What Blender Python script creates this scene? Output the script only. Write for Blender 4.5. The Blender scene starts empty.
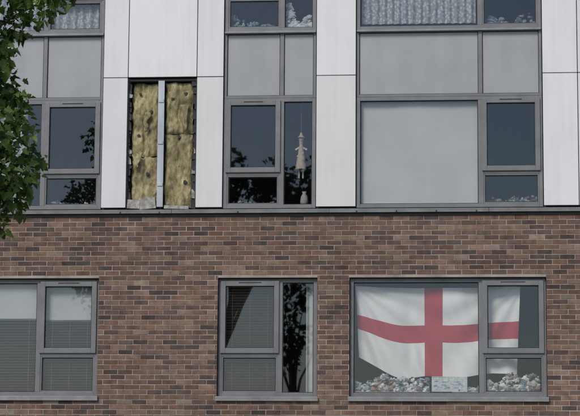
import bpy, math, random
from mathutils import Vector, Matrix, noise
random.seed(7)
R = random.Random(11)
scene = bpy.context.scene
scene.view_settings.view_transform = 'Standard'
scene.view_settings.look = 'None'
scene.view_settings.exposure = 0

# ---------------------------------------------------------------- materials
def new_mat(name):
    m = bpy.data.materials.new(name); m.use_nodes = True
    nt = m.node_tree; b = nt.nodes['Principled BSDF']
    return m, nt, b
def N(nt, t, **kw):
    n = nt.nodes.new(t)
    for k, v in kw.items(): setattr(n, k, v)
    return n
def simple(name, col, rough=0.6, metal=0.0, var=0.15, scale=6.0, bump=0.0, bscale=60.0, attr=False, spec=0.5, stretch=(1,1,1)):
    m, nt, b = new_mat(name)
    tc = N(nt, 'ShaderNodeTexCoord'); mp = N(nt, 'ShaderNodeMapping'); mp.inputs['Scale'].default_value = stretch
    nt.links.new(tc.outputs['Object'], mp.inputs[0])
    nz = N(nt, 'ShaderNodeTexNoise'); nz.inputs['Scale'].default_value = scale; nz.inputs['Detail'].default_value = 6
    nt.links.new(mp.outputs[0], nz.inputs['Vector'])
    mr = N(nt, 'ShaderNodeMapRange'); mr.inputs['From Min'].default_value = .3; mr.inputs['From Max'].default_value = .7
    mr.inputs['To Min'].default_value = 1-var; mr.inputs['To Max'].default_value = 1+var
    nt.links.new(nz.outputs[0], mr.inputs[0])
    mx = N(nt, 'ShaderNodeVectorMath', operation='SCALE')
    if attr:
        at = N(nt, 'ShaderNodeAttribute', attribute_name='Col'); nt.links.new(at.outputs['Color'], mx.inputs[0])
    else:
        mx.inputs[0].default_value = col
    nt.links.new(mr.outputs[0], mx.inputs['Scale'])
    nt.links.new(mx.outputs[0], b.inputs['Base Color'])
    b.inputs['Roughness'].default_value = rough; b.inputs['Metallic'].default_value = metal
    b.inputs['Specular IOR Level'].default_value = spec
    if bump > 0:
        n2 = N(nt, 'ShaderNodeTexNoise'); n2.inputs['Scale'].default_value = bscale; n2.inputs['Detail'].default_value = 8
        nt.links.new(mp.outputs[0], n2.inputs['Vector'])
        bp = N(nt, 'ShaderNodeBump'); bp.inputs['Strength'].default_value = bump; bp.inputs['Distance'].default_value = 0.01
        nt.links.new(n2.outputs[0], bp.inputs['Height']); nt.links.new(bp.outputs[0], b.inputs['Normal'])
    return m

def weather(key, lo, hi, scale, stretch=(1,1,1)):
    nt=M[key].node_tree; b=nt.nodes['Principled BSDF']; src=b.inputs['Base Color'].links[0].from_socket
    tc=N(nt,'ShaderNodeTexCoord'); mp=N(nt,'ShaderNodeMapping'); mp.inputs['Scale'].default_value=stretch
    nz=N(nt,'ShaderNodeTexNoise'); nz.inputs['Scale'].default_value=scale; nz.inputs['Detail'].default_value=6
    mr=N(nt,'ShaderNodeMapRange'); mr.inputs['From Min'].default_value=.3; mr.inputs['From Max'].default_value=.7; mr.inputs['To Min'].default_value=lo; mr.inputs['To Max'].default_value=hi
    sc=N(nt,'ShaderNodeVectorMath',operation='SCALE'); nt.links.new(tc.outputs['Object'],mp.inputs[0]); nt.links.new(mp.outputs[0],nz.inputs['Vector']); nt.links.new(nz.outputs[0],mr.inputs[0])
    nt.links.new(src,sc.inputs[0]); nt.links.new(mr.outputs[0],sc.inputs['Scale']); nt.links.new(sc.outputs[0],b.inputs['Base Color'])

M = {}
M['brick'] = simple('brick', (1,1,1), .9, var=.28, scale=9, bump=.5, bscale=70, attr=True, spec=.2)
weather('brick',.80,1.17,.9)
M['mortar'] = simple('mortar', (.30,.265,.23), .95, var=.3, scale=3, bump=.4, spec=.2)
M['frame'] = simple('grey_frame_paint', (.150,.154,.163), .45, var=.10, scale=3)
weather('frame',.88,1.10,5)
M['gasket'] = simple('gasket', (.02,.02,.022), .7)
M['sill'] = simple('sill_metal', (.20,.205,.215), .45, var=.2, scale=5)
M['flash'] = simple('flashing', (.15,.15,.155), .5, var=.25, scale=6)
M['spandrel'] = simple('spandrel_glass', (.30,.31,.325), .25, var=.06, scale=1.5)
weather('spandrel',.93,1.06,1.2,(3,1,.5))
M['membrane'] = simple('dark_membrane', (.03,.03,.032), .8)
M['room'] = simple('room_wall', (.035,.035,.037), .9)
M['blind'] = simple('blind_fabric', (.46,.45,.42), .9, var=.05, scale=2.2, stretch=(1,1,.25))
weather('blind',.93,1.05,.8,(1,1,2))
M['blind2'] = simple('blind_fabric_dim', (.40,.405,.40), .9, var=.08, scale=3)
M['slat'] = simple('venetian_slat', (.13,.105,.09), .6, var=.1)
M['slat2'] = simple('venetian_slat_pale', (.15,.15,.15), .6)
M['alu'] = simple('aluminium_rail', (.38,.41,.45), .45, metal=.2, var=.2, scale=8, stretch=(1,1,.2))
M['board'] = simple('broken_board', (.30,.29,.27), .9, var=.5, scale=14, bump=.5)
M['lumps'] = simple('ornament_glaze', (1,1,1), .7, var=.25, scale=30, attr=True, spec=.25)
M['roof'] = simple('roof_felt', (.08,.08,.08), .9)
M['bark'] = simple('bark', (.10,.075,.05), .95, var=.4, scale=8, bump=.8, bscale=25, stretch=(1,1,.25))
M['asphalt'] = simple('asphalt', (.05,.05,.052), .9, var=.2, scale=3, bump=.4, bscale=120)
M['paving'] = simple('paving', (.25,.24,.225), .9, var=.2, scale=2)
M['kerb'] = simple('kerb_stone', (.32,.31,.30), .9, var=.15)
M['paint'] = simple('road_paint', (.75,.75,.72), .7, var=.12)
M['grass'] = simple('grass_ground', (.06,.095,.03), .95, var=.4, scale=1.5, bump=.6)

# white rain-screen panels: faint vertical streaks of dirt
m, nt, b = new_mat('white_panel')
tc = N(nt,'ShaderNodeTexCoord'); mp = N(nt,'ShaderNodeMapping'); mp.inputs['Scale'].default_value=(7,1,.35)
nz = N(nt,'ShaderNodeTexNoise'); nz.inputs['Scale'].default_value=1.6; nz.inputs['Detail'].default_value=7
n2 = N(nt,'ShaderNodeTexNoise'); n2.inputs['Scale'].default_value=1.1
cr = N(nt,'ShaderNodeValToRGB'); cr.color_ramp.elements[0].position=.28; cr.color_ramp.elements[0].color=(.575,.58,.585,1)
cr.color_ramp.elements[1].position=.55; cr.color_ramp.elements[1].color=(.655,.655,.66,1)
ad = N(nt,'ShaderNodeMath',operation='ADD'); md=N(nt,'ShaderNodeMath',operation='MULTIPLY'); md.inputs[1].default_value=.5
nt.links.new(tc.outputs['Object'],mp.inputs[0]); nt.links.new(mp.outputs[0],nz.inputs['Vector']); nt.links.new(tc.outputs['Object'],n2.inputs['Vector'])
nt.links.new(nz.outputs[0],ad.inputs[0]); nt.links.new(n2.outputs[0],ad.inputs[1]); nt.links.new(ad.outputs[0],md.inputs[0])
at=N(nt,'ShaderNodeAttribute',attribute_name='Col'); vm=N(nt,'ShaderNodeVectorMath',operation='MULTIPLY')
nt.links.new(md.outputs[0],cr.inputs[0]); nt.links.new(cr.outputs[0],vm.inputs[0]); nt.links.new(at.outputs['Color'],vm.inputs[1]); nt.links.new(vm.outputs[0],b.inputs['Base Color']); b.inputs['Roughness'].default_value=.45
M['panel']=m

# glass: transparent + mirror reflection, symmetric Schlick weight
m, nt, b = new_mat('window_glass'); nt.nodes.remove(b)
out = nt.nodes['Material Output']
tr = N(nt,'ShaderNodeBsdfTransparent'); tr.inputs[0].default_value=(.86,.88,.885,1)
gl = N(nt,'ShaderNodeBsdfGlossy'); gl.inputs['Roughness'].default_value=.012; gl.inputs['Color'].default_value=(.74,.84,.96,1)
lw = N(nt,'ShaderNodeLayerWeight'); lw.inputs['Blend'].default_value=.5
pw = N(nt,'ShaderNodeMath',operation='POWER'); pw.inputs[1].default_value=5
ma = N(nt,'ShaderNodeMath',operation='MULTIPLY_ADD'); ma.inputs[1].default_value=.92; ma.inputs[2].default_value=.08
nt.links.new(lw.outputs['Facing'],pw.inputs[0]); nt.links.new(pw.outputs[0],ma.inputs[0])
mx = N(nt,'ShaderNodeMixShader')
tc = N(nt,'ShaderNodeTexCoord'); nz=N(nt,'ShaderNodeTexNoise'); nz.inputs['Scale'].default_value=1.6; nz.inputs['Detail'].default_value=0
bp = N(nt,'ShaderNodeBump'); bp.inputs['Strength'].default_value=.2; bp.inputs['Distance'].default_value=.005
nt.links.new(tc.outputs['Object'],nz.inputs['Vector']); nt.links.new(nz.outputs[0],bp.inputs['Height']); nt.links.new(bp.outputs[0],gl.inputs['Normal'])
nt.links.new(ma.outputs[0],mx.inputs[0]); nt.links.new(tr.outputs[0],mx.inputs[1]); nt.links.new(gl.outputs[0],mx.inputs[2]); nt.links.new(mx.outputs[0],out.inputs[0])
M['glass']=m

# net curtain
m, nt, b = new_mat('net_curtain')
out = nt.nodes['Material Output']; b.inputs['Base Color'].default_value=(.50,.51,.52,1); b.inputs['Roughness'].default_value=.95
tr=N(nt,'ShaderNodeBsdfTransparent'); mx=N(nt,'ShaderNodeMixShader'); tc=N(nt,'ShaderNodeTexCoord')
vo=N(nt,'ShaderNodeTexVoronoi'); vo.inputs['Scale'].default_value=22; cr=N(nt,'ShaderNodeValToRGB')
cr.color_ramp.elements[0].position=.25; cr.color_ramp.elements[0].color=(.9,.9,.9,1)
cr.color_ramp.elements[1].position=.6; cr.color_ramp.elements[1].color=(.5,.5,.5,1)
nt.links.new(tc.outputs['Object'],vo.inputs['Vector']); nt.links.new(vo.outputs['Distance'],cr.inputs[0]); nt.links.new(cr.outputs[0],mx.inputs[0])
nt.links.new(tr.outputs[0],mx.inputs[1]); nt.links.new(b.outputs[0],mx.inputs[2]); nt.links.new(mx.outputs[0],out.inputs[0])
M['net']=m

# flag cloth, colours from the flag's own UV
m, nt, b = new_mat('flag_cloth')
uv=N(nt,'ShaderNodeUVMap',uv_map='UVMap'); sp=N(nt,'ShaderNodeSeparateXYZ'); nt.links.new(uv.outputs[0],sp.inputs[0])
def band(sock,c,w):
    s=N(nt,'ShaderNodeMath',operation='SUBTRACT'); s.inputs[1].default_value=c; nt.links.new(sock,s.inputs[0])
    a=N(nt,'ShaderNodeMath',operation='ABSOLUTE'); nt.links.new(s.outputs[0],a.inputs[0])
    l=N(nt,'ShaderNodeMath',operation='LESS_THAN'); l.inputs[1].default_value=w; nt.links.new(a.outputs[0],l.inputs[0]); return l
b1=band(sp.outputs[0],.475,.056); b2=band(sp.outputs[1],.5,.098)
mxm=N(nt,'ShaderNodeMath',operation='MAXIMUM'); nt.links.new(b1.outputs[0],mxm.inputs[0]); nt.links.new(b2.outputs[0],mxm.inputs[1])
mc=N(nt,'ShaderNodeMix',data_type='RGBA'); mc.inputs[6].default_value=(.66,.645,.63,1); mc.inputs[7].default_value=(.38,.055,.075,1)
nt.links.new(mxm.outputs[0],mc.inputs[0]); nt.links.new(mc.outputs[2],b.inputs['Base Color']); b.inputs['Roughness'].default_value=.9; b.inputs['Specular IOR Level'].default_value=.2
M['flag']=m

# mineral wool
m, nt, b = new_mat('mineral_wool')
tc=N(nt,'ShaderNodeTexCoord'); mp=N(nt,'ShaderNodeMapping'); mp.inputs['Scale'].default_value=(1.8,1,.9)
nz=N(nt,'ShaderNodeTexNoise'); nz.inputs['Scale'].default_value=9; nz.inputs['Detail'].default_value=9; nz.inputs['Roughness'].default_value=.7
cr=N(nt,'ShaderNodeValToRGB'); e=cr.color_ramp.elements
e[0].position=.30; e[0].color=(.085,.07,.036,1); e[1].position=.70; e[1].color=(.44,.40,.26,1)
x=e.new(.48); x.color=(.26,.225,.12,1)
bp=N(nt,'ShaderNodeBump'); bp.inputs['Strength'].default_value=.9; bp.inputs['Distance'].default_value=.02
nt.links.new(tc.outputs['Object'],mp.inputs[0]); nt.links.new(mp.outputs[0],nz.inputs['Vector']); nt.links.new(nz.outputs[0],cr.inputs[0])
n3=N(nt,'ShaderNodeTexNoise'); n3.inputs['Scale'].default_value=3.2; n3.inputs['Detail'].default_value=5; mr=N(nt,'ShaderNodeMapRange')
mr.inputs['From Min'].default_value=.35; mr.inputs['From Max'].default_value=.65; mr.inputs['To Min'].default_value=.6; mr.inputs['To Max'].default_value=1.3
nt.links.new(tc.outputs['Object'],n3.inputs['Vector']); nt.links.new(n3.outputs[0],mr.inputs[0])
sc=N(nt,'ShaderNodeVectorMath',operation='SCALE'); nt.links.new(cr.outputs[0],sc.inputs[0]); nt.links.new(mr.outputs[0],sc.inputs['Scale'])
nt.links.new(sc.outputs[0],b.inputs['Base Color']); nt.links.new(nz.outputs[0],bp.inputs['Height']); nt.links.new(bp.outputs[0],b.inputs['Normal'])
b.inputs['Roughness'].default_value=1; b.inputs['Specular IOR Level'].default_value=.1
M['wool']=m

# leaves
m, nt, b = new_mat('leaf'); out=nt.nodes['Material Output']
at=N(nt,'ShaderNodeAttribute',attribute_name='Col'); nt.links.new(at.outputs['Color'],b.inputs['Base Color']); b.inputs['Roughness'].default_value=.55
b.inputs['Specular IOR Level'].default_value=.3
tl=N(nt,'ShaderNodeBsdfTranslucent'); hs=N(nt,'ShaderNodeHueSaturation'); hs.inputs['Value'].default_value=1.3
nt.links.new(at.outputs['Color'],hs.inputs['Color']); nt.links.new(hs.outputs[0],tl.inputs[0])
mx=N(nt,'ShaderNodeMixShader'); mx.inputs[0].default_value=.35
nt.links.new(b.outputs[0],mx.inputs[1]); nt.links.new(tl.outputs[0],mx.inputs[2]); nt.links.new(mx.outputs[0],out.inputs[0])
M['leaf']=m

# ---------------------------------------------------------------- mesh helper
class MB:
    def __init__(s): s.v=[]; s.f=[]; s.mi=[]; s.c=[]; s.mats=[]
    def mat(s,k):
        if k not in s.mats: s.mats.append(k)
        return s.mats.index(k)
    def poly(s,pts,k,col=(1,1,1)):
        n=len(s.v); s.v+= [tuple(p) for p in pts]; s.f.append(tuple(range(n,n+len(pts)))); s.mi.append(s.mat(k)); s.c.append(col)
    def faces(s,verts,faces,k,col=(1,1,1)):
        n=len(s.v); s.v+=[tuple(p) for p in verts]; q=s.mat(k)
        for f in faces: s.f.append(tuple(n+i for i in f)); s.mi.append(q); s.c.append(col)
    def box(s,x0,x1,y0,y1,z0,z1,k,col=(1,1,1),rot=None):
        vs=[(x0,y0,z0),(x1,y0,z0),(x1,y1,z0),(x0,y1,z0),(x0,y0,z1),(x1,y0,z1),(x1,y1,z1),(x0,y1,z1)]
        if rot:
            c=Vector(((x0+x1)/2,(y0+y1)/2,(z0+z1)/2)); vs=[tuple(rot@(Vector(v)-c)+c) for v in vs]
        s.faces(vs,[(0,3,2,1),(4,5,6,7),(0,1,5,4),(1,2,6,5),(2,3,7,6),(3,0,4,7)],k,col)
    def obj(s,name,parent=None,bevel=0,smooth=False):
        me=bpy.data.meshes.new(name); me.from_pydata(s.v,[],s.f)
        for k in s.mats: me.materials.append(M[k])
        me.polygons.foreach_set('material_index',s.mi)
        ca=me.color_attributes.new('Col','FLOAT_COLOR','CORNER')
        buf=[]
        for f,c in zip(s.f,s.c): buf+= [c[0],c[1],c[2],1]*len(f)
        ca.data.foreach_set('color',buf)
        if smooth: me.polygons.foreach_set('use_smooth',[True]*len(s.f))
        me.update()
        o=bpy.data.objects.new(name,me); scene.collection.objects.link(o)
        if parent: o.parent=parent
        if bevel:
            bm=o.modifiers.new('bevel','BEVEL'); bm.width=bevel; bm.segments=2; bm.limit_method='ANGLE'
        return o
def empty(name,loc=(0,0,0)):
    e=bpy.data.objects.new(name,None); scene.collection.objects.link(e); e.location=loc; return e

B=6.1          # level of the ledge / upper window sill
ST=2.75        # storey height
building=empty('apartment_building')

BAYS=[(-7.70,-6.30,-6.86,'L'),(-5.72,-2.90,-3.82,'R'),(-1.032,.39,-.14,'L'),(.999,3.816,2.885,'R'),(5.80,7.22,6.70,'L')]
frames=MB(); glass=MB(); gask=MB(); rooms=MB(); sills=MB(); span=MB()
def pane(x0,x1,z0,z1,y):
    t=R.uniform(-.0025,.0025); s=R.uniform(-.0025,.0025)
    g=.012
    glass.poly([(x0,y-t,z0),(x1,y+t,z0),(x1,y+t+s,z1),(x0,y-t+s,z1)],'glass')
    for a in ((x0,x0+g,z0,z1),(x1-g,x1,z0,z1),(x0+g,x1-g,z0,z0+g),(x0+g,x1-g,z1-g,z1)):
        gask.box(a[0],a[1],y-.012,y-.006,a[2],a[3],'gasket')
def ring(mb,x0,x1,z0,z1,w,y0,y1,k):
    mb.box(x0,x0+w,y0,y1,z0,z1,k); mb.box(x1-w,x1,y0,y1,z0,z1,k)
    mb.box(x0+w,x1-w,y0,y1,z0,z0+w,k); mb.box(x0+w,x1-w,y0,y1,z1-w,z1,k)
def window(x0,x1,z0,z1,xm,zt,side,yf):
    w=.055; h=.038
    ring(frames,x0,x1,z0,z1,w,yf,yf+.07,'frame')
    frames.box(xm-h,xm+h,yf,yf+.07,z0+w,z1-w,'frame')
    cx0,cx1=(x0+w,xm-h) if side=='L' else (xm+h,x1-w)
    fx0,fx1=(xm+h,x1-w) if side=='L' else (x0+w,xm-h)
    frames.box(cx0,cx1,yf+.002,yf+.07,zt-h,zt+h,'frame')
    gy=yf+.035
    pane(fx0,fx1,z0+w,z1-w,gy)
    ring(frames,cx0,cx1,z0+w,zt-h,.022,yf+.008,yf+.06,'frame')
    pane(cx0+.022,cx1-.022,z0+w+.022,zt-h-.022,gy)
    sw=.075
    a,b_,c,d=cx0-.022,cx1+.022,zt+.006,z1-w+.022
    ring(frames,a,b_,c,d,sw,yf-.028,yf+.05,'frame')
    pane(a+sw,b_-sw,c+sw,d-sw,yf+.012)
    gask.box(cx0+.25,cx1-.25,yf-.034,yf-.028,d-.028,d-.018,'gasket')
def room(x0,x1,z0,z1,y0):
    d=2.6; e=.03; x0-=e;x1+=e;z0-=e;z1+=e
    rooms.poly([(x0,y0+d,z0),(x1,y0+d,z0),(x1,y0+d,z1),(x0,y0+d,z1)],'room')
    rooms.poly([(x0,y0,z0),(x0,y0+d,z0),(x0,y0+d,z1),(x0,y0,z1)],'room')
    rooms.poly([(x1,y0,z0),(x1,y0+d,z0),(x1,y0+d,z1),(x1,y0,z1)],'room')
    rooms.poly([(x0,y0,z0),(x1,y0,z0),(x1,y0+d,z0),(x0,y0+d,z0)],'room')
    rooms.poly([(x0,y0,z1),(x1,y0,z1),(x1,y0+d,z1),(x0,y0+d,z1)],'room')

YU=.02
for k in range(3):
    zb=B+ST*k
    for (x0,x1,xm,sd) in BAYS:
        window(x0+.006,x1-.006,zb,zb+1.70,xm,zb+.545,sd,YU)
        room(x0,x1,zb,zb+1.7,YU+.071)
        zs0,zs1=zb+1.702,zb+ST-.002
        ring(frames,x0+.006,x1-.006,zs0,zs1,.04,YU+.004,YU+.07,'frame')
        frames.box(xm-.03,xm+.03,YU+.004,YU+.07,zs0+.04,zs1-.04,'frame')
        span.box(x0+.045,xm-.03,YU+.03,YU+.06,zs0+.04,zs1-.04,'spandrel')
        span.box(xm+.03,x1-.045,YU+.03,YU+.06,zs0+.04,zs1-.04,'spandrel')
        ring(gask,x0+.046,xm-.03,zs0+.04,zs1-.04,.01,YU+.022,YU+.029,'gasket')
        ring(gask,xm+.03,x1-.046,zs0+.04,zs1-.04,.01,YU+.022,YU+.029,'gasket')
        if k: sills.box(x0+.01,x1-.01,YU-.045,YU-.002,zb-.035,zb-.005,'sill')

HOLES=[]
L0,L1=B-2.84,B-1.067
LB=[(-7.74,-6.27,-6.86,'L'),(-5.74,-2.905,-3.83,'R'),(-1.085,.42,-.145,'L'),(.905,3.84,2.875,'R'),(5.77,7.25,6.70,'L')]
YL=.075
for zo in (0,-2.75):
    for (x0,x1,xm,sd) in LB:
        a,b_=L0+zo,L1+zo
        HOLES.append((x0,x1,a-.05,b_))
        window(x0+.005,x1-.005,a,b_-.004,xm,a+.64,sd,YL)
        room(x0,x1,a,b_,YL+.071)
        sills.box(x0-.02,x1+.02,-.045,YL-.002,a-.045,a-.006,'sill')
        sills.box(x0-.02,x1+.02,-.045,-.030,a-.075,a-.0455,'sill')
frames.obj('window_frames',building,bevel=.004)
glass.obj('window_glazing',building)
gask.obj('window_gaskets',building)
rooms.obj('room_interiors',building)
sills.obj('window_sills',building,bevel=.004)
span.obj('spandrel_panels',building,bevel=.003)

# ------------------------------------------------------------- brickwork
XA,XB=-9.0,9.0; ZT=B-.12
bk=MB()
def cutspans(a,b_,z0,z1):
    sp=[(a,b_)]
    for (hx0,hx1,hz0,hz1) in HOLES:
        if z1<=hz0+.012 or z0>=hz1-.012: continue
        ns=[]
        for (p,q) in sp:
            if q<=hx0 or p>=hx1: ns.append((p,q)); continue
            if p<hx0: ns.append((p,hx0))
            if q>hx1: ns.append((hx1,q))
        sp=ns
    return [s for s in sp if s[1]-s[0]>.02]
PAL=[((.158,.098,.075),5),((.135,.083,.065),5.5),((.092,.064,.056),3.5),((.115,.080,.067),4.5),((.185,.128,.098),2.4),((.21,.162,.128),.8),((.172,.112,.087),3.5),((.068,.052,.049),1.6)]
def bcol():
    t=R.uniform(0,sum(w for _,w in PAL))
    for c,w in PAL:
        t-=w
        if t<=0: break
    j=R.uniform(.84,1.16); return tuple(v*j*R.uniform(.96,1.04) for v in c)
row=0; z=ZT
while z>0.0:
    z1=z-.006; z0=z1-.065
    off=(row%2)*.1125
    x=XA-off
    while x<XB:
        a=max(XA,x); b_=min(XB,x+.2155)
        if b_-a>.03:
            for (p,q) in cutspans(a,b_,z0,z1):
                dz=R.uniform(-.0018,.0018); dy=R.uniform(-.002,.002)
                col=bcol()
                p2=p+R.uniform(-.0025,.0025) if p==a else p; q2=q+R.uniform(-.0025,.0025) if q==b_ else q
                c=.0028; y=dy
                vs=[(p2,y+c,z0+dz),(q2,y+c,z0+dz),(q2,y+c,z1+dz),(p2,y+c,z1+dz),
                    (p2+c,y,z0+dz+c),(q2-c,y,z0+dz+c),(q2-c,y,z1+dz-c),(p2+c,y,z1+dz-c),
                    (p2,.10,z0+dz),(q2,.10,z0+dz),(q2,.10,z1+dz),(p2,.10,z1+dz)]
                bk.faces(vs,[(4,5,6,7),(0,1,5,4),(1,2,6,5),(2,3,7,6),(3,0,4,7),(8,9,1,0),(9,10,2,1),(10,11,3,2),(11,8,0,3)],'brick',col)
        x+=.225
    z-=.075; row+=1
bk.obj('brick_courses',building)
mo=MB()
def cells(mb,x0,x1,z0,z1,holes,y0,y1,k):
    xs=sorted({x0,x1}|{v for h in holes for v in h[:2] if x0<v<x1}); zs=sorted({z0,z1}|{v for h in holes for v in h[2:] if z0<v<z1})
    for i in range(len(xs)-1):
        for j in range(len(zs)-1):
            cx=(xs[i]+xs[i+1])/2; cz=(zs[j]+zs[j+1])/2
            if any(h[0]<cx<h[1] and h[2]<cz<h[3] for h in holes): continue
            mb.box(xs[i],xs[i+1],y0,y1,zs[j],zs[j+1],k)
cells(mo,XA+.002,XB-.002,0,ZT-.001,[(h[0]-.004,h[1]+.004,h[2]-.004,h[3]+.010) for h in HOLES],.0045,.14,'mortar')
mo.obj('mortar_bed',building)
ln=MB()
for h in HOLES: ln.box(h[0]-.15,h[1]+.15,.012,.10,h[3]+.001,h[3]+.009,'membrane')
ln.obj('lintel_angles',building)

# ------------------------------------------------------------- upper cladding
TOP=B+3*ST
up=MB()
uh=[(b_[0],b_[1],B-.001,TOP) for b_ in BAYS]
INS=(-2.513,-1.447)
uh.append((INS[0],INS[1],B,B+2.03))
cells(up,XA,XB,B-.02,TOP+.3,uh,.06,.20,'membrane')
up.box(INS[0],INS[1],.17,.20,B,B+2.03,'membrane')
up.obj('wall_membrane',building)
pn=MB()
cols=[(-9,-7.70),(-6.30,-5.72),(-2.90,-2.513),(-2.513,-1.447),(-1.447,-1.032),(.39,.999),(3.816,4.345),(4.345,5.40),(5.40,5.80),(7.22,9)]
lv=[B+.012,B+2.04,B+2.04+ST,B+2.04+2*ST,TOP+.35]
for (a,b_) in cols:
    for i in range(4):
        if i==0 and a==-2.513: continue
        jy=R.uniform(-.002,.002); g=R.uniform(.91,1.03)
        pn.box(a+.006,b_-.006,-.022+jy,.012+jy,lv[i]+.006,lv[i+1]-.007,'panel',(g,g,g*R.uniform(.99,1.015)))
pn.obj('cladding_panels',building,bevel=.003)
bd=MB()
bd.box(XA-.05,XB+.05,-.06,.35,TOP+.352,TOP+.40,'flash')
bd.box(XA,XA+.2,.21,12,0,TOP+.3,'mortar'); bd.box(XB-.2,XB,.21,12,0,TOP+.3,'mortar'); bd.box(XA+.2,XB-.2,11.8,12,0,TOP+.3,'mortar')
bd.box(XA+.2,XB-.2,.21,11.8,TOP+.1,TOP+.2,'roof')
bd.obj('building_shell',building)
lg=MB(); x=XA
while x<XB:
    e=min(XB,x+2.4)
    lg.box(x,e-.004,-.060,.055,B-.048,B-.022,'flash'); lg.box(x,e-.004,-.060,-.051,B-.080,B-.0485,'flash')
    lg.box(x,e,-.022,.055,B-.1195,B-.0485,'membrane')
    x+=2.4
x=XA+.4
while x<XB:
    lg.box(x,x+.022,-.070,-.0605,B-.072,B-.054,'membrane'); x+=R.choice([.6,1.2,1.8])
lg.obj('ledge_flashing',building,bevel=.003)

# ------------------------------------------------------------- exposed insulation
ins=MB()
def slab(x0,x1,z0,z1,seed):
    nx,nz=26,int((z1-z0)/.022)
    vs=[];fs=[]
    for j in range(nz+1):
        for i in range(nx+1):
            u=i/nx;v=j/nz
            X=x0+(x1-x0)*u; Z=z0+(z1-z0)*v
            ed=min(u,1-u)*(x1-x0); ez=min(v,1-v)*(z1-z0)
            dep=.105-.022*min(1,ed/.035)*min(1,ez/.03)
            dep+= .036*noise.noise(Vector((X*7+seed,Z*2.2,seed)))+.020*noise.noise(Vector((X*20,Z*10,seed)))+.011*noise.noise(Vector((X*40,Z*30,seed)))
            cxr=.5+.16*noise.noise(Vector((seed,Z*2.5,0))); dep+=.026*math.exp(-((u-cxr)/.05)**2)
            X+=.030*noise.noise(Vector((seed,Z*6,u*2))); Z+=.026*noise.noise(Vector((X*7,seed,v*2)))
            vs.append((X,dep,Z))
    for j in range(nz):
        for i in range(nx):
            a=j*(nx+1)+i; fs.append((a,a+1,a+nx+2,a+nx+1))
    ins.faces(vs,fs,'wool')
xr0,xr1=-2.055,-1.935
for (a,b_,js) in ((INS[0]+.062,xr0+.003,(0.03,.82,1.97)),(xr1-.003,INS[1]-.072,(.03,1.17,1.97))):
    for i in range(len(js)-1): slab(a,b_,B+js[i]+.004,B+js[i+1]-.004,R.uniform(0,50))
ins.obj('mineral_wool_insulation',building,smooth=True)
det=MB()
det.box(xr0+.012,xr1-.012,.0,.012,B+.03,B+1.99,'alu'); det.box(-2.003,-1.988,.0125,.15,B+.03,B+1.99,'alu')
def torn(xc,w,sgn):
    zz=B+.01
    while zz<B+1.99:
        h=R.uniform(.05,.18); ww=w*R.uniform(.35,1.0); y=R.uniform(.02,.05)
        x0,x1=(xc,xc+ww) if sgn>0 else (xc-ww,xc)
        k='membrane' if R.random()<.78 else 'board'
        vs=[(x0,y,zz),(x1,y,zz+R.uniform(-.02,.02)),(x1+R.uniform(-.012,.012),y+.01,zz+h*.6),(x0,y,zz+h)]
        det.poly(vs,k); zz+=h*R.uniform(.6,.95)
torn(INS[0]+.002,.07,1); torn(INS[1]-.002,.085,-1)
det.box(INS[0],INS[0]+.012,.0,.16,B,B+2.02,'membrane'); det.box(INS[1]-.012,INS[1],.0,.16,B,B+2.02,'membrane')
det.box(INS[0]+.013,INS[1]-.013,.02,.16,B+1.99,B+2.02,'membrane')
def disc(x,z,r,y=.06,k='membrane',n=9):
    vs=[];fs=[]; ph=R.random()*6
    rr=[r*R.uniform(.6,1.3) for _ in range(n)]
    for q in (0,1):
        for i in range(n):
            t=2*math.pi*i/n+ph; vs.append((x+rr[i]*math.cos(t),y+q*.03,z+rr[i]*math.sin(t)))
    fs.append(tuple(range(n-1,-1,-1)))
    for i in range(n): j=(i+1)%n; fs.append((i,j,n+j,n+i))
    det.faces(vs,fs,k)
for (x,z) in ((-2.33,1.80),(-2.16,1.52),(-2.34,1.15),(-2.20,.55),(-1.83,1.72),(-1.62,1.80),(-1.72,1.12),(-1.62,.42)):
    disc(x,B+z,R.uniform(.016,.03))
for z in (.35,1.0,1.65): det.box(-2.035,-1.955,-.012,-.0005,B+z,B+z+.05,'alu')
det.box(INS[0]+.02,-2.30,-.005,.07,B+.005,B+.14,'board',rot=Matrix.Rotation(.05,3,'Y'))
det.box(-2.31,-2.06,.0,.06,B+.0,B+.17,'board',rot=Matrix.Rotation(-.10,3,'Y'))
det.box(-1.93,-1.55,.01,.05,B+.0,B+.05,'board',rot=Matrix.Rotation(.03,3,'Y'))
det.obj('exposed_cavity_parts',building,bevel=.002)
def flap(cx,z0,w,h,seed):
    fl=MB(); vs=[];fs=[]
    for j in range(13):
        for i in range(9):
            u=i/8-.5; v=j/12
            vs.append((cx+u*w*(1-.7*v)+.04*noise.noise(Vector((seed,v*3,0))), .045-.03*math.sin(v*2.6)+.015*noise.noise(Vector((u*6,v*6,seed))), z0-h*v+.03*noise.noise(Vector((u*5,v,seed)))))
    for j in range(12):
        for i in range(8):
            a=j*9+i; fs.append((a,a+1,a+10,a+9))
    fl.faces(vs,fs,'wool'); o=fl.obj('torn_wool_flap',building,smooth=True)
    sm=o.modifiers.new('s','SOLIDIFY'); sm.thickness=.012
flap(-1.64,B+1.62,.15,.42,3.1); flap(-2.36,B+.86,.16,.22,8.7); flap(-2.22,B+1.5,.10,.3,5.2)

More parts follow.
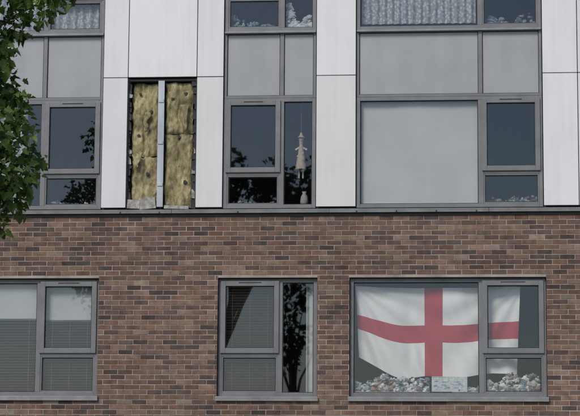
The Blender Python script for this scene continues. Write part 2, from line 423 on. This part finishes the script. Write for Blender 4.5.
# ------------------------------------------------------------- things in the windows
def sheet(name,x0,x1,z0,z1,y,k,amp=.004,nx=40,nz=12,freq=6,phase=0):
    mb=MB(); vs=[];fs=[]
    for j in range(nz+1):
        for i in range(nx+1):
            u=i/nx; v=j/nz; X=x0+(x1-x0)*u; Z=z0+(z1-z0)*v
            vs.append((X,y+amp*math.sin(X*freq*2*math.pi+phase+1.3*noise.noise(Vector((X*3,0,phase))))+amp*.5*noise.noise(Vector((X*4,Z*4,phase))),Z))
    for j in range(nz):
        for i in range(nx):
            a=j*(nx+1)+i; fs.append((a,a+1,a+nx+2,a+nx+1))
    mb.faces(vs,fs,k); return mb.obj(name,smooth=True)
YB=YU+.13
sheet('roller_blind',1.075,2.835,B+.085,B+1.65,YB-.03,'blind',amp=.006,freq=.9)
mb=MB(); mb.box(1.075,2.835,YB-.045,YB-.02,B+.06,B+.084,'blind2'); mb.obj('roller_blind_bar')
zl=L0
sheet('roller_blind',-4.75,-3.88,zl+1.18,zl+1.74,YL+.11,'blind2',amp=.003,freq=1)
sheet('roller_blind',-3.76,-2.98,zl+1.16,zl+1.74,YL+.11,'blind2',amp=.003,freq=1)
def venetian(x0,x1,z0,z1,y,k='slat',pitch=.042,tilt=.6):
    mb=MB(); z=z0
    rot=Matrix.Rotation(tilt,3,'X')
    while z<z1:
        mb.box(x0,x1,y-.02,y+.02,z,z+.0025,k,rot=rot@Matrix.Rotation(R.uniform(-.004,.004),3,'Y')@Matrix.Rotation(R.uniform(-.08,.08),3,'X')); z+=pitch
    for x in (x0+.12,(x0+x1)/2,x1-.12): mb.box(x-.002,x+.002,y-.03,y-.026,z0,z1,k)
    mb.box(x0,x1,y-.02,y+.02,z1,z1+.03,k)
    return mb.obj('venetian_blind')
venetian(-1.0,-.22,zl+.06,zl+1.70,YL+.13,tilt=-.75)
venetian(-3.76,-2.98,zl+.06,zl+1.14,YL+.14,'slat2',tilt=-.6)
venetian(-5.66,-3.88,zl+.06,zl+1.16,YL+.14,'slat2',tilt=-.6)
z2=B+ST
sheet('net_curtain',1.08,2.82,z2+.12,z2+1.66,YB,'net',amp=.02,freq=9,nx=260)
sheet('net_curtain',-4.9,-3.86,z2+.06,z2+1.66,YB,'net',amp=.02,freq=8,nx=200)
sheet('net_curtain',-3.76,-2.98,z2+.10,z2+1.66,YB,'net',amp=.02,freq=8,nx=160)
sheet('net_curtain',-5.0,-4.1,B+.06,B+1.64,YB,'net',amp=.02,freq=8,nx=200)

# flag
fb=MB(); nx,nz=160,80; vs=[];fs=[];uvs=[]
fx0,fx1=.985,3.46
zt=L1-.10
for j in range(nz+1):
    for i in range(nx+1):
        u=i/nx; v=j/nz
        H=1.07+.28*math.sin(min(1,u/.30)*math.pi/2) if u<.30 else 1.35-.06*(u-.3)
        Z=zt-.03*math.sin(u*math.pi)-H*v
        Z-=.10*math.sin(u*math.pi)*(1-v)*v*1.2
        Z+=v*.018*math.sin(u*17)
        X=fx0+(fx1-fx0)*u-.06*v*u+.05*v*(1-u)
        dx,dz=X-fx0,zt-Z
        y=YL+.17+.028*math.sin(X*5+Z*2.5)+.035*noise.noise(Vector((X*2.2,Z*1.5,4)))
        a1=math.atan2(dz+.05,dx+.05); y+=.030*math.sin(a1*19)*min(1,(dx*dx+dz*dz)**.5)*max(0,1-u*1.3)
        a2=math.atan2(dz+.05,(fx1-X)+.05); y+=.026*math.sin(a2*17)*min(1,((fx1-X)**2+dz*dz)**.5)*max(0,u*1.4-.4)
        y+=.009*math.sin((X*.8+Z*.3)*30+3*noise.noise(Vector((X*2,Z*2,0))))*(.3+v)
        vs.append((X,max(y,YL+.06),Z)); uvs.append((u,v))
for j in range(nz):
    for i in range(nx):
        a=j*(nx+1)+i; fs.append((a,a+nx+1,a+nx+2,a+1))
fb.faces(vs,fs,'flag'); fo=fb.obj('england_flag',smooth=True)
ul=fo.data.uv_layers.new(name='UVMap')
for l in fo.data.loops: ul.data[l.index].uv=uvs[l.vertex_index]

# sill clutter: small irregular, pointed and crumpled knick-knacks
import bmesh
ico=bmesh.new(); bmesh.ops.create_icosphere(ico,subdivisions=2,radius=1)
IV=[v.co.copy() for v in ico.verts]; IF=[tuple(v.index for v in f.verts) for f in ico.faces]; ico.free()
WHT=[(.50,.50,.50),(.40,.42,.44),(.52,.51,.49),(.30,.35,.39),(.20,.26,.32),(.34,.32,.30),(.26,.15,.14),(.12,.18,.20),(.56,.56,.55),(.08,.08,.09),(.14,.15,.16)]
def lump(mb,x,y,z,r,col,sq=1,na=1.5,fr=2.6):
    s=R.uniform(0,90); rx=r*R.uniform(.6,1.4); rz=r*R.uniform(.5,1.3)*sq
    out=[]
    for v in IV:
        d=1+na*noise.noise(v*fr+Vector((s,0,0)))+.35*noise.noise(v*6+Vector((s,3,0)))
        out.append((x+v.x*rx*d,y+v.y*r*.7,z+v.z*rz*d))
    mb.faces(out,IF,'lumps',col)
def lathe(mb,x,y,z,prof,col,n=14):
    vs=[];fs=[]
    for (a,b_) in prof:
        for i in range(n):
            t=2*math.pi*i/n; vs.append((x+a*math.cos(t),y+a*math.sin(t),z+b_))
    for q in range(len(prof)-1):
        for i in range(n): j=(i+1)%n; fs.append((q*n+i,q*n+j,(q+1)*n+j,(q+1)*n+i))
    mb.faces(vs,fs,'lumps',col)
def cup(mb,x,y,z,r,h,col): lathe(mb,x,y,z,[(a*r,b_*h) for a,b_ in [(0,0),(.6,0),(.62,.05),(.9,.4),(1,1),(.92,1),(.8,.4),(.0,.15)]],col,12)
def clutter(name,x0,x1,z,y,h,n,pal=WHT,r=(.014,.036)):
    mb=MB()
    for _ in range(n):
        X=R.uniform(x0,x1); hh=h*(.6+.9*noise.noise(Vector((X*4,z,1))))
        q=R.random(); rr=R.uniform(*r); Z=z+rr*.6+R.random()**1.5*max(0,hh-rr)
        if q<.78: lump(mb,X,y+R.uniform(-.03,.07),Z,rr,R.choice(pal))
        elif q<.84: cup(mb,X,y+R.uniform(-.03,.05),Z-rr*.5,rr*.9,rr*1.8,R.choice(pal))
        else:
            a=rr*R.uniform(.8,1.6); mb.box(X-a,X+a,y-.01,y+.01,Z-rr*.6,Z+rr*.8,'lumps',R.choice(pal),rot=Matrix.Rotation(R.uniform(-.6,.6),3,'Y')@Matrix.Rotation(R.uniform(-.6,.6),3,'X'))
    mb.box(x0-.02,x1+.02,y-.06,y+.12,z-.02,z,'lumps',(.4,.4,.4))
    return mb.obj(name)
clutter('ornaments',1.0,2.08,L0+.075,YL+.10,.25,330)
clutter('ornaments',2.45,2.82,L0+.075,YL+.10,.13,70)
clutter('ornaments',2.95,3.74,L0+.075,YL+.10,.34,300)
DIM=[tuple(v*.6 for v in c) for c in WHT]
clutter('ornaments',-3.70,-3.0,B+.06,YB+.03,.10,50,pal=DIM)
clutter('ornaments',3.0,3.74,B+.06,YB+.03,.16,60,pal=DIM)
clutter('ornaments',-.92,-.25,B+.06,YB+.03,.10,30,pal=[(.14,.11,.09),(.2,.2,.2),(.3,.3,.3),(.09,.1,.13)])
clutter('ornaments',-.06,.32,z2+.06,YB,.42,90,pal=[(.5,.5,.5),(.42,.43,.45),(.36,.36,.37)],r=(.025,.055))
clutter('ornaments',-.95,-.25,z2+.08,YB+.03,.20,46,pal=[(.1,.14,.2),(.16,.2,.25),(.3,.3,.31)])
clutter('ornaments',2.96,3.72,z2+.06,YB+.03,.28,60,pal=[(.09,.1,.15),(.06,.06,.08),(.16,.18,.22),(.26,.21,.22)])
bx=MB(); X0=2.13;X1=2.66;Z0=L0+.078; yb=YL+.055
bx.box(X0,X1,yb,yb+.09,Z0,Z0+.215,'lumps',(.46,.48,.49))
for q in range(30):
    a=R.uniform(X0+.02,X1-.10); c=Z0+R.uniform(.02,.18); w=R.uniform(.02,.08); h=R.uniform(.006,.02); d=.001+q*.00012
    bx.box(a,a+w,yb-d-.0006,yb-d,c,min(c+h,Z0+.205),'lumps',R.choice([(.14,.28,.31),(.2,.36,.38),(.16,.2,.27),(.55,.55,.55),(.34,.40,.43)]))
bx.box(X0,X1,yb+.0005,yb+.07,Z0+.2155,Z0+.225,'lumps',(.44,.46,.46),rot=Matrix.Rotation(.02,3,'Y'))
bx.obj('cardboard_box')
# hanging cloth figure on a string
ho=MB(); hx=.15; hy=YB+.02; tan=(.33,.25,.18); crm=(.40,.34,.27)
ho.box(hx-.002,hx+.002,hy-.002,hy+.002,B+1.18,B+1.65,'lumps',(.2,.17,.14))
lathe(ho,hx,hy,B+.62,[(0,0),(.085,0),(.07,.12),(.045,.26),(.028,.38),(.035,.42),(.0,.44)],tan)
lump(ho,hx,hy,B+1.09,.045,crm,na=.3)
lathe(ho,hx,hy,B+1.11,[(.06,0),(.03,.03),(.012,.08),(0,.08)],tan)
for sgn in (-1,1):
    ho.box(hx+sgn*.055-.04,hx+sgn*.055+.04,hy-.012,hy+.012,B+.93,B+.955,'lumps',crm,rot=Matrix.Rotation(sgn*.5,3,'Y'))
    ho.box(hx+sgn*.03-.01,hx+sgn*.03+.01,hy-.01,hy+.01,B+.48,B+.62,'lumps',crm)
for q in range(6): lump(ho,hx+R.uniform(-.05,.05),hy-.03,B+R.uniform(.66,.95),.02,crm)
ho.obj('hanging_ornament')
vz=MB(); lathe(vz,.20,YB+.06,B+.06,[(0,0),(.05,0),(.065,.06),(.05,.15),(.025,.19),(.035,.22),(.025,.22),(.0,.05)],(.32,.31,.30)); vz.obj('vase',smooth=True)
sheet('curtain',.24,.36,L0+.07,L0+1.70,YL+.16,'blind2',amp=.02,freq=11,nx=60)

# ------------------------------------------------------------- trees
LV=[(0,0),(.30,.06),(.24,.24),(.55,.42),(.30,.52),(.24,.74),(0,1)]
def leafmesh(clumps,size,seed,per,cols):
    r=random.Random(seed); mb=MB(); q=mb.mat('leaf')
    for (cx,cy,cz,cr) in clumps:
        tint=r.uniform(.72,1.3); n=int(per*(cr/.35)**2)
        for _ in range(n):
            d=Vector((r.gauss(0,1),r.gauss(0,1),r.gauss(0,1))); d.normalize()
            rad=cr*(r.random()**.45)*(1+.25*noise.noise(d*2+Vector((cx,cy,cz))))
            p=Vector((cx,cy,cz))+d*rad
            s=size*r.uniform(.6,1.25)
            ax=(d*.6+Vector((r.uniform(-1,1),r.uniform(-1,1),r.uniform(-1.3,.3)))).normalized()
            nrm=Vector((r.uniform(-.8,.8),r.uniform(-1,.4),r.uniform(0,1.2))); sd=ax.cross(nrm)
            if sd.length<.05: continue
            sd.normalize(); up_=sd.cross(ax)
            rt=[p+ax*(b_*s)+sd*(a*s)+up_*(abs(a)*.45*s-b_*b_*.25*s) for a,b_ in LV]
            lf=[p+ax*(b_*s)-sd*(a*s)+up_*(abs(a)*.45*s-b_*b_*.25*s) for a,b_ in LV[1:-1]]
            c=r.choice(cols); k=tint*r.uniform(.7,1.3); col=(c[0]*k,c[1]*k,c[2]*k)
            n0=len(mb.v); mb.v+= [tuple(v) for v in rt+lf]
            mb.f.append(tuple(range(n0,n0+7))); mb.mi.append(q); mb.c.append(col)
            mb.f.append((n0,)+(n0+6,)+tuple(range(n0+11,n0+6,-1))); mb.mi.append(q); mb.c.append(col)
    return mb
def tube(mb,pts,rads,k='bark',n=9):
    vs=[];fs=[]
    for i,(p,r) in enumerate(zip(pts,rads)):
        p=Vector(p); d=(Vector(pts[min(i+1,len(pts)-1)])-Vector(pts[max(i-1,0)])).normalized()
        a=d.cross(Vector((.3,1,.1))).normalized(); b_=d.cross(a)
        for j in range(n):
            t=2*math.pi*j/n; vs.append(tuple(p+(a*math.cos(t)+b_*math.sin(t))*r*(1+.08*math.sin(3*t+i))))
    for i in range(len(pts)-1):
        for j in range(n):
            q=(j+1)%n; fs.append((i*n+j,i*n+q,(i+1)*n+q,(i+1)*n+j))
    mb.faces(vs,fs,k)
def tree(base,fork,clumps,size,per,seed,r0=.22,cols=((.055,.105,.025),(.075,.13,.03),(.04,.08,.022),(.10,.155,.045))):
    r=random.Random(seed); t=empty('tree'); w=MB()
    bx,by,bz=base; fx,fy,fz=fork
    pts=[(bx+(fx-bx)*s+.06*math.sin(s*7),by+(fy-by)*s,bz+(fz-bz)*s) for s in (0,.05,.2,.4,.6,.8,1)]
    tube(w,pts,[r0*1.5,r0*1.15,r0,r0*.92,r0*.85,r0*.78,r0*.68])
    for (cx,cy,cz,cr) in clumps:
        if r.random()<.55 or cr>.5:
            s=r.uniform(.35,1.0); st=Vector(pts[-1])*s+Vector(pts[3])*(1-s)
            if cz<st.z+.2: st=Vector(pts[3])
            e=Vector((cx,cy,cz)); m1=st.lerp(e,.35)+Vector((r.uniform(-.15,.15),r.uniform(-.15,.15),.25)); m2=st.lerp(e,.7)+Vector((r.uniform(-.1,.1),r.uniform(-.1,.1),.15))
            tube(w,[st,m1,m2,e],[r0*.32,r0*.2,r0*.11,r0*.03],n=6)
    w.obj('trunk_and_limbs',t,smooth=True)
    leafmesh(clumps,size,seed,per,cols).obj('foliage',t)
    return t
cl=[(-1.93,-8.0,7.42,.22),(-2.15,-8.1,7.25,.24),(-2.45,-8,7.05,.24),(-2.75,-8.1,6.75,.30),(-2.62,-7.9,6.35,.22),(-2.50,-8,6.05,.26),(-2.35,-8.1,5.85,.20),
    (-2.45,-8,5.6,.25),(-2.28,-7.9,5.45,.17),(-2.30,-8.1,5.2,.2),(-2.5,-8,5.05,.26),(-2.62,-8.1,4.78,.22),(-2.8,-8,4.95,.3),(-2.85,-8.2,5.4,.35),(-2.9,-8,6.0,.38),(-2.95,-7.8,6.5,.35),(-2.8,-8,4.65,.2),(-2.5,-8,7.5,.3),
    (-2.55,-8.3,6.6,.18),(-2.6,-8.4,5.75,.3),(-2.5,-8.3,5.3,.3),(-2.35,-8.2,6.2,.13)]
r=random.Random(5)
while len(cl)<78:
    d=Vector((r.gauss(0,1),r.gauss(0,1),r.gauss(0,1))).normalized()*(r.random()**.4)
    c=(-3.75+1.1*d.x,-8.4+1.5*d.y,7.3+2.6*d.z)
    if c[0]>-3.0: continue
    cl.append((*c,r.uniform(.28,.48)))
tree((-3.95,-8.3,.12),(-3.75,-8.3,6.6),cl,.105,160,21,r0=.16,cols=((.085,.14,.030),(.105,.165,.038),(.055,.10,.024),(.14,.20,.052)))
def crown(cx,cy,cz,rx,rz,n,seed,cr=(.7,1.2)):
    r=random.Random(seed); o=[]
    for _ in range(n):
        d=Vector((r.gauss(0,1),r.gauss(0,1),r.gauss(0,1))).normalized()*(r.random()**.4)
        o.append((cx+rx*d.x,cy+rx*d.y,cz+rz*d.z,r.uniform(*cr)))
    return o
dk=((.045,.085,.025),(.06,.10,.03),(.04,.07,.024))
tree((-2.8,-44,0),(-2.8,-44,6.0),crown(-2.9,-44,8.6,1.1,2.4,13,31,(.35,.7)),.24,14,31,.2,dk)
tree((-8.2,-46,0),(-6.4,-46,11),crown(-5.2,-46,13.4,1.8,1.9,18,36,(.4,.9)),.26,15,36,.3,dk)
tree((-21,-46,0),(-21,-46,6.5),crown(-21,-46,9,3.5,3.6,22,32),.3,9,32,.3,dk)
tree((14,-47,0),(14,-47,5),crown(14,-47,6.6,3.4,2.8,22,33),.3,9,33,.3,dk)

# ------------------------------------------------------------- ground
def sheet_obj(name,x0,x1,y0,y1,z,k):
    mb=MB(); mb.poly([(x0,y0,z),(x1,y0,z),(x1,y1,z),(x0,y1,z)],k); return mb.obj(name)
sheet_obj('ground',-1500,1500,-1500,1500,-.004,'grass')
mb=MB(); mb.box(-60,60,-9.9,-.0,-.003,.118,'paving'); mb.obj('pavement')
mb=MB(); mb.box(-60,60,-10.05,-9.905,-.003,.125,'kerb'); mb.box(-60,60,-18.2,-18.05,-.003,.125,'kerb'); mb.obj('kerb',bevel=.01)
sheet_obj('road',-60,60,-18.05,-10.05,.002,'asphalt')
mb=MB()
for i in range(-12,13): mb.poly([(i*4,-14.1,.006),(i*4+2,-14.1,.006),(i*4+2,-14.0,.006),(i*4,-14.0,.006)],'paint')
mb.obj('road_markings')

# ------------------------------------------------------------- light
w=bpy.data.worlds.new('World'); scene.world=w; w.use_nodes=True
nt=w.node_tree; bg=nt.nodes['Background']
sky=N(nt,'ShaderNodeTexSky'); sky.sky_type='NISHITA'; sky.sun_disc=False
EL=math.radians(42); AZ=math.radians(205)
sky.sun_elevation=EL; sky.sun_rotation=AZ; sky.air_density=1.0; sky.dust_density=1.2
nt.links.new(sky.outputs[0],bg.inputs[0]); bg.inputs[1].default_value=.12
sd=bpy.data.lights.new('sun','SUN'); sd.energy=2.6; sd.angle=math.radians(20); sd.color=(1,.95,.89)
so=bpy.data.objects.new('sun',sd); scene.collection.objects.link(so)
dirv=Vector((math.sin(AZ)*math.cos(EL),math.cos(AZ)*math.cos(EL),math.sin(EL)))
so.rotation_euler=dirv.to_track_quat('Z','Y').to_euler(); so.location=dirv*60

# ------------------------------------------------------------- camera
cd=bpy.data.cameras.new('camera'); cam=bpy.data.objects.new('camera',cd); scene.collection.objects.link(cam)
C=Vector((2.6,-30,1.6)); T=Vector((0,0,B)); f=(T-C).normalized()
r_=f.cross(Vector((0,0,1))).normalized(); u_=r_.cross(f); rho=.007
r2=r_*math.cos(rho)+u_*math.sin(rho); u2=u_*math.cos(rho)-r_*math.sin(rho)
mt=Matrix((( r2.x,u2.x,-f.x,C.x),(r2.y,u2.y,-f.y,C.y),(r2.z,u2.z,-f.z,C.z),(0,0,0,1)))
cam.matrix_world=mt
cd.sensor_width=36; cd.lens=2010/580*36; cd.clip_start=.1; cd.clip_end=4000
scene.camera=cam
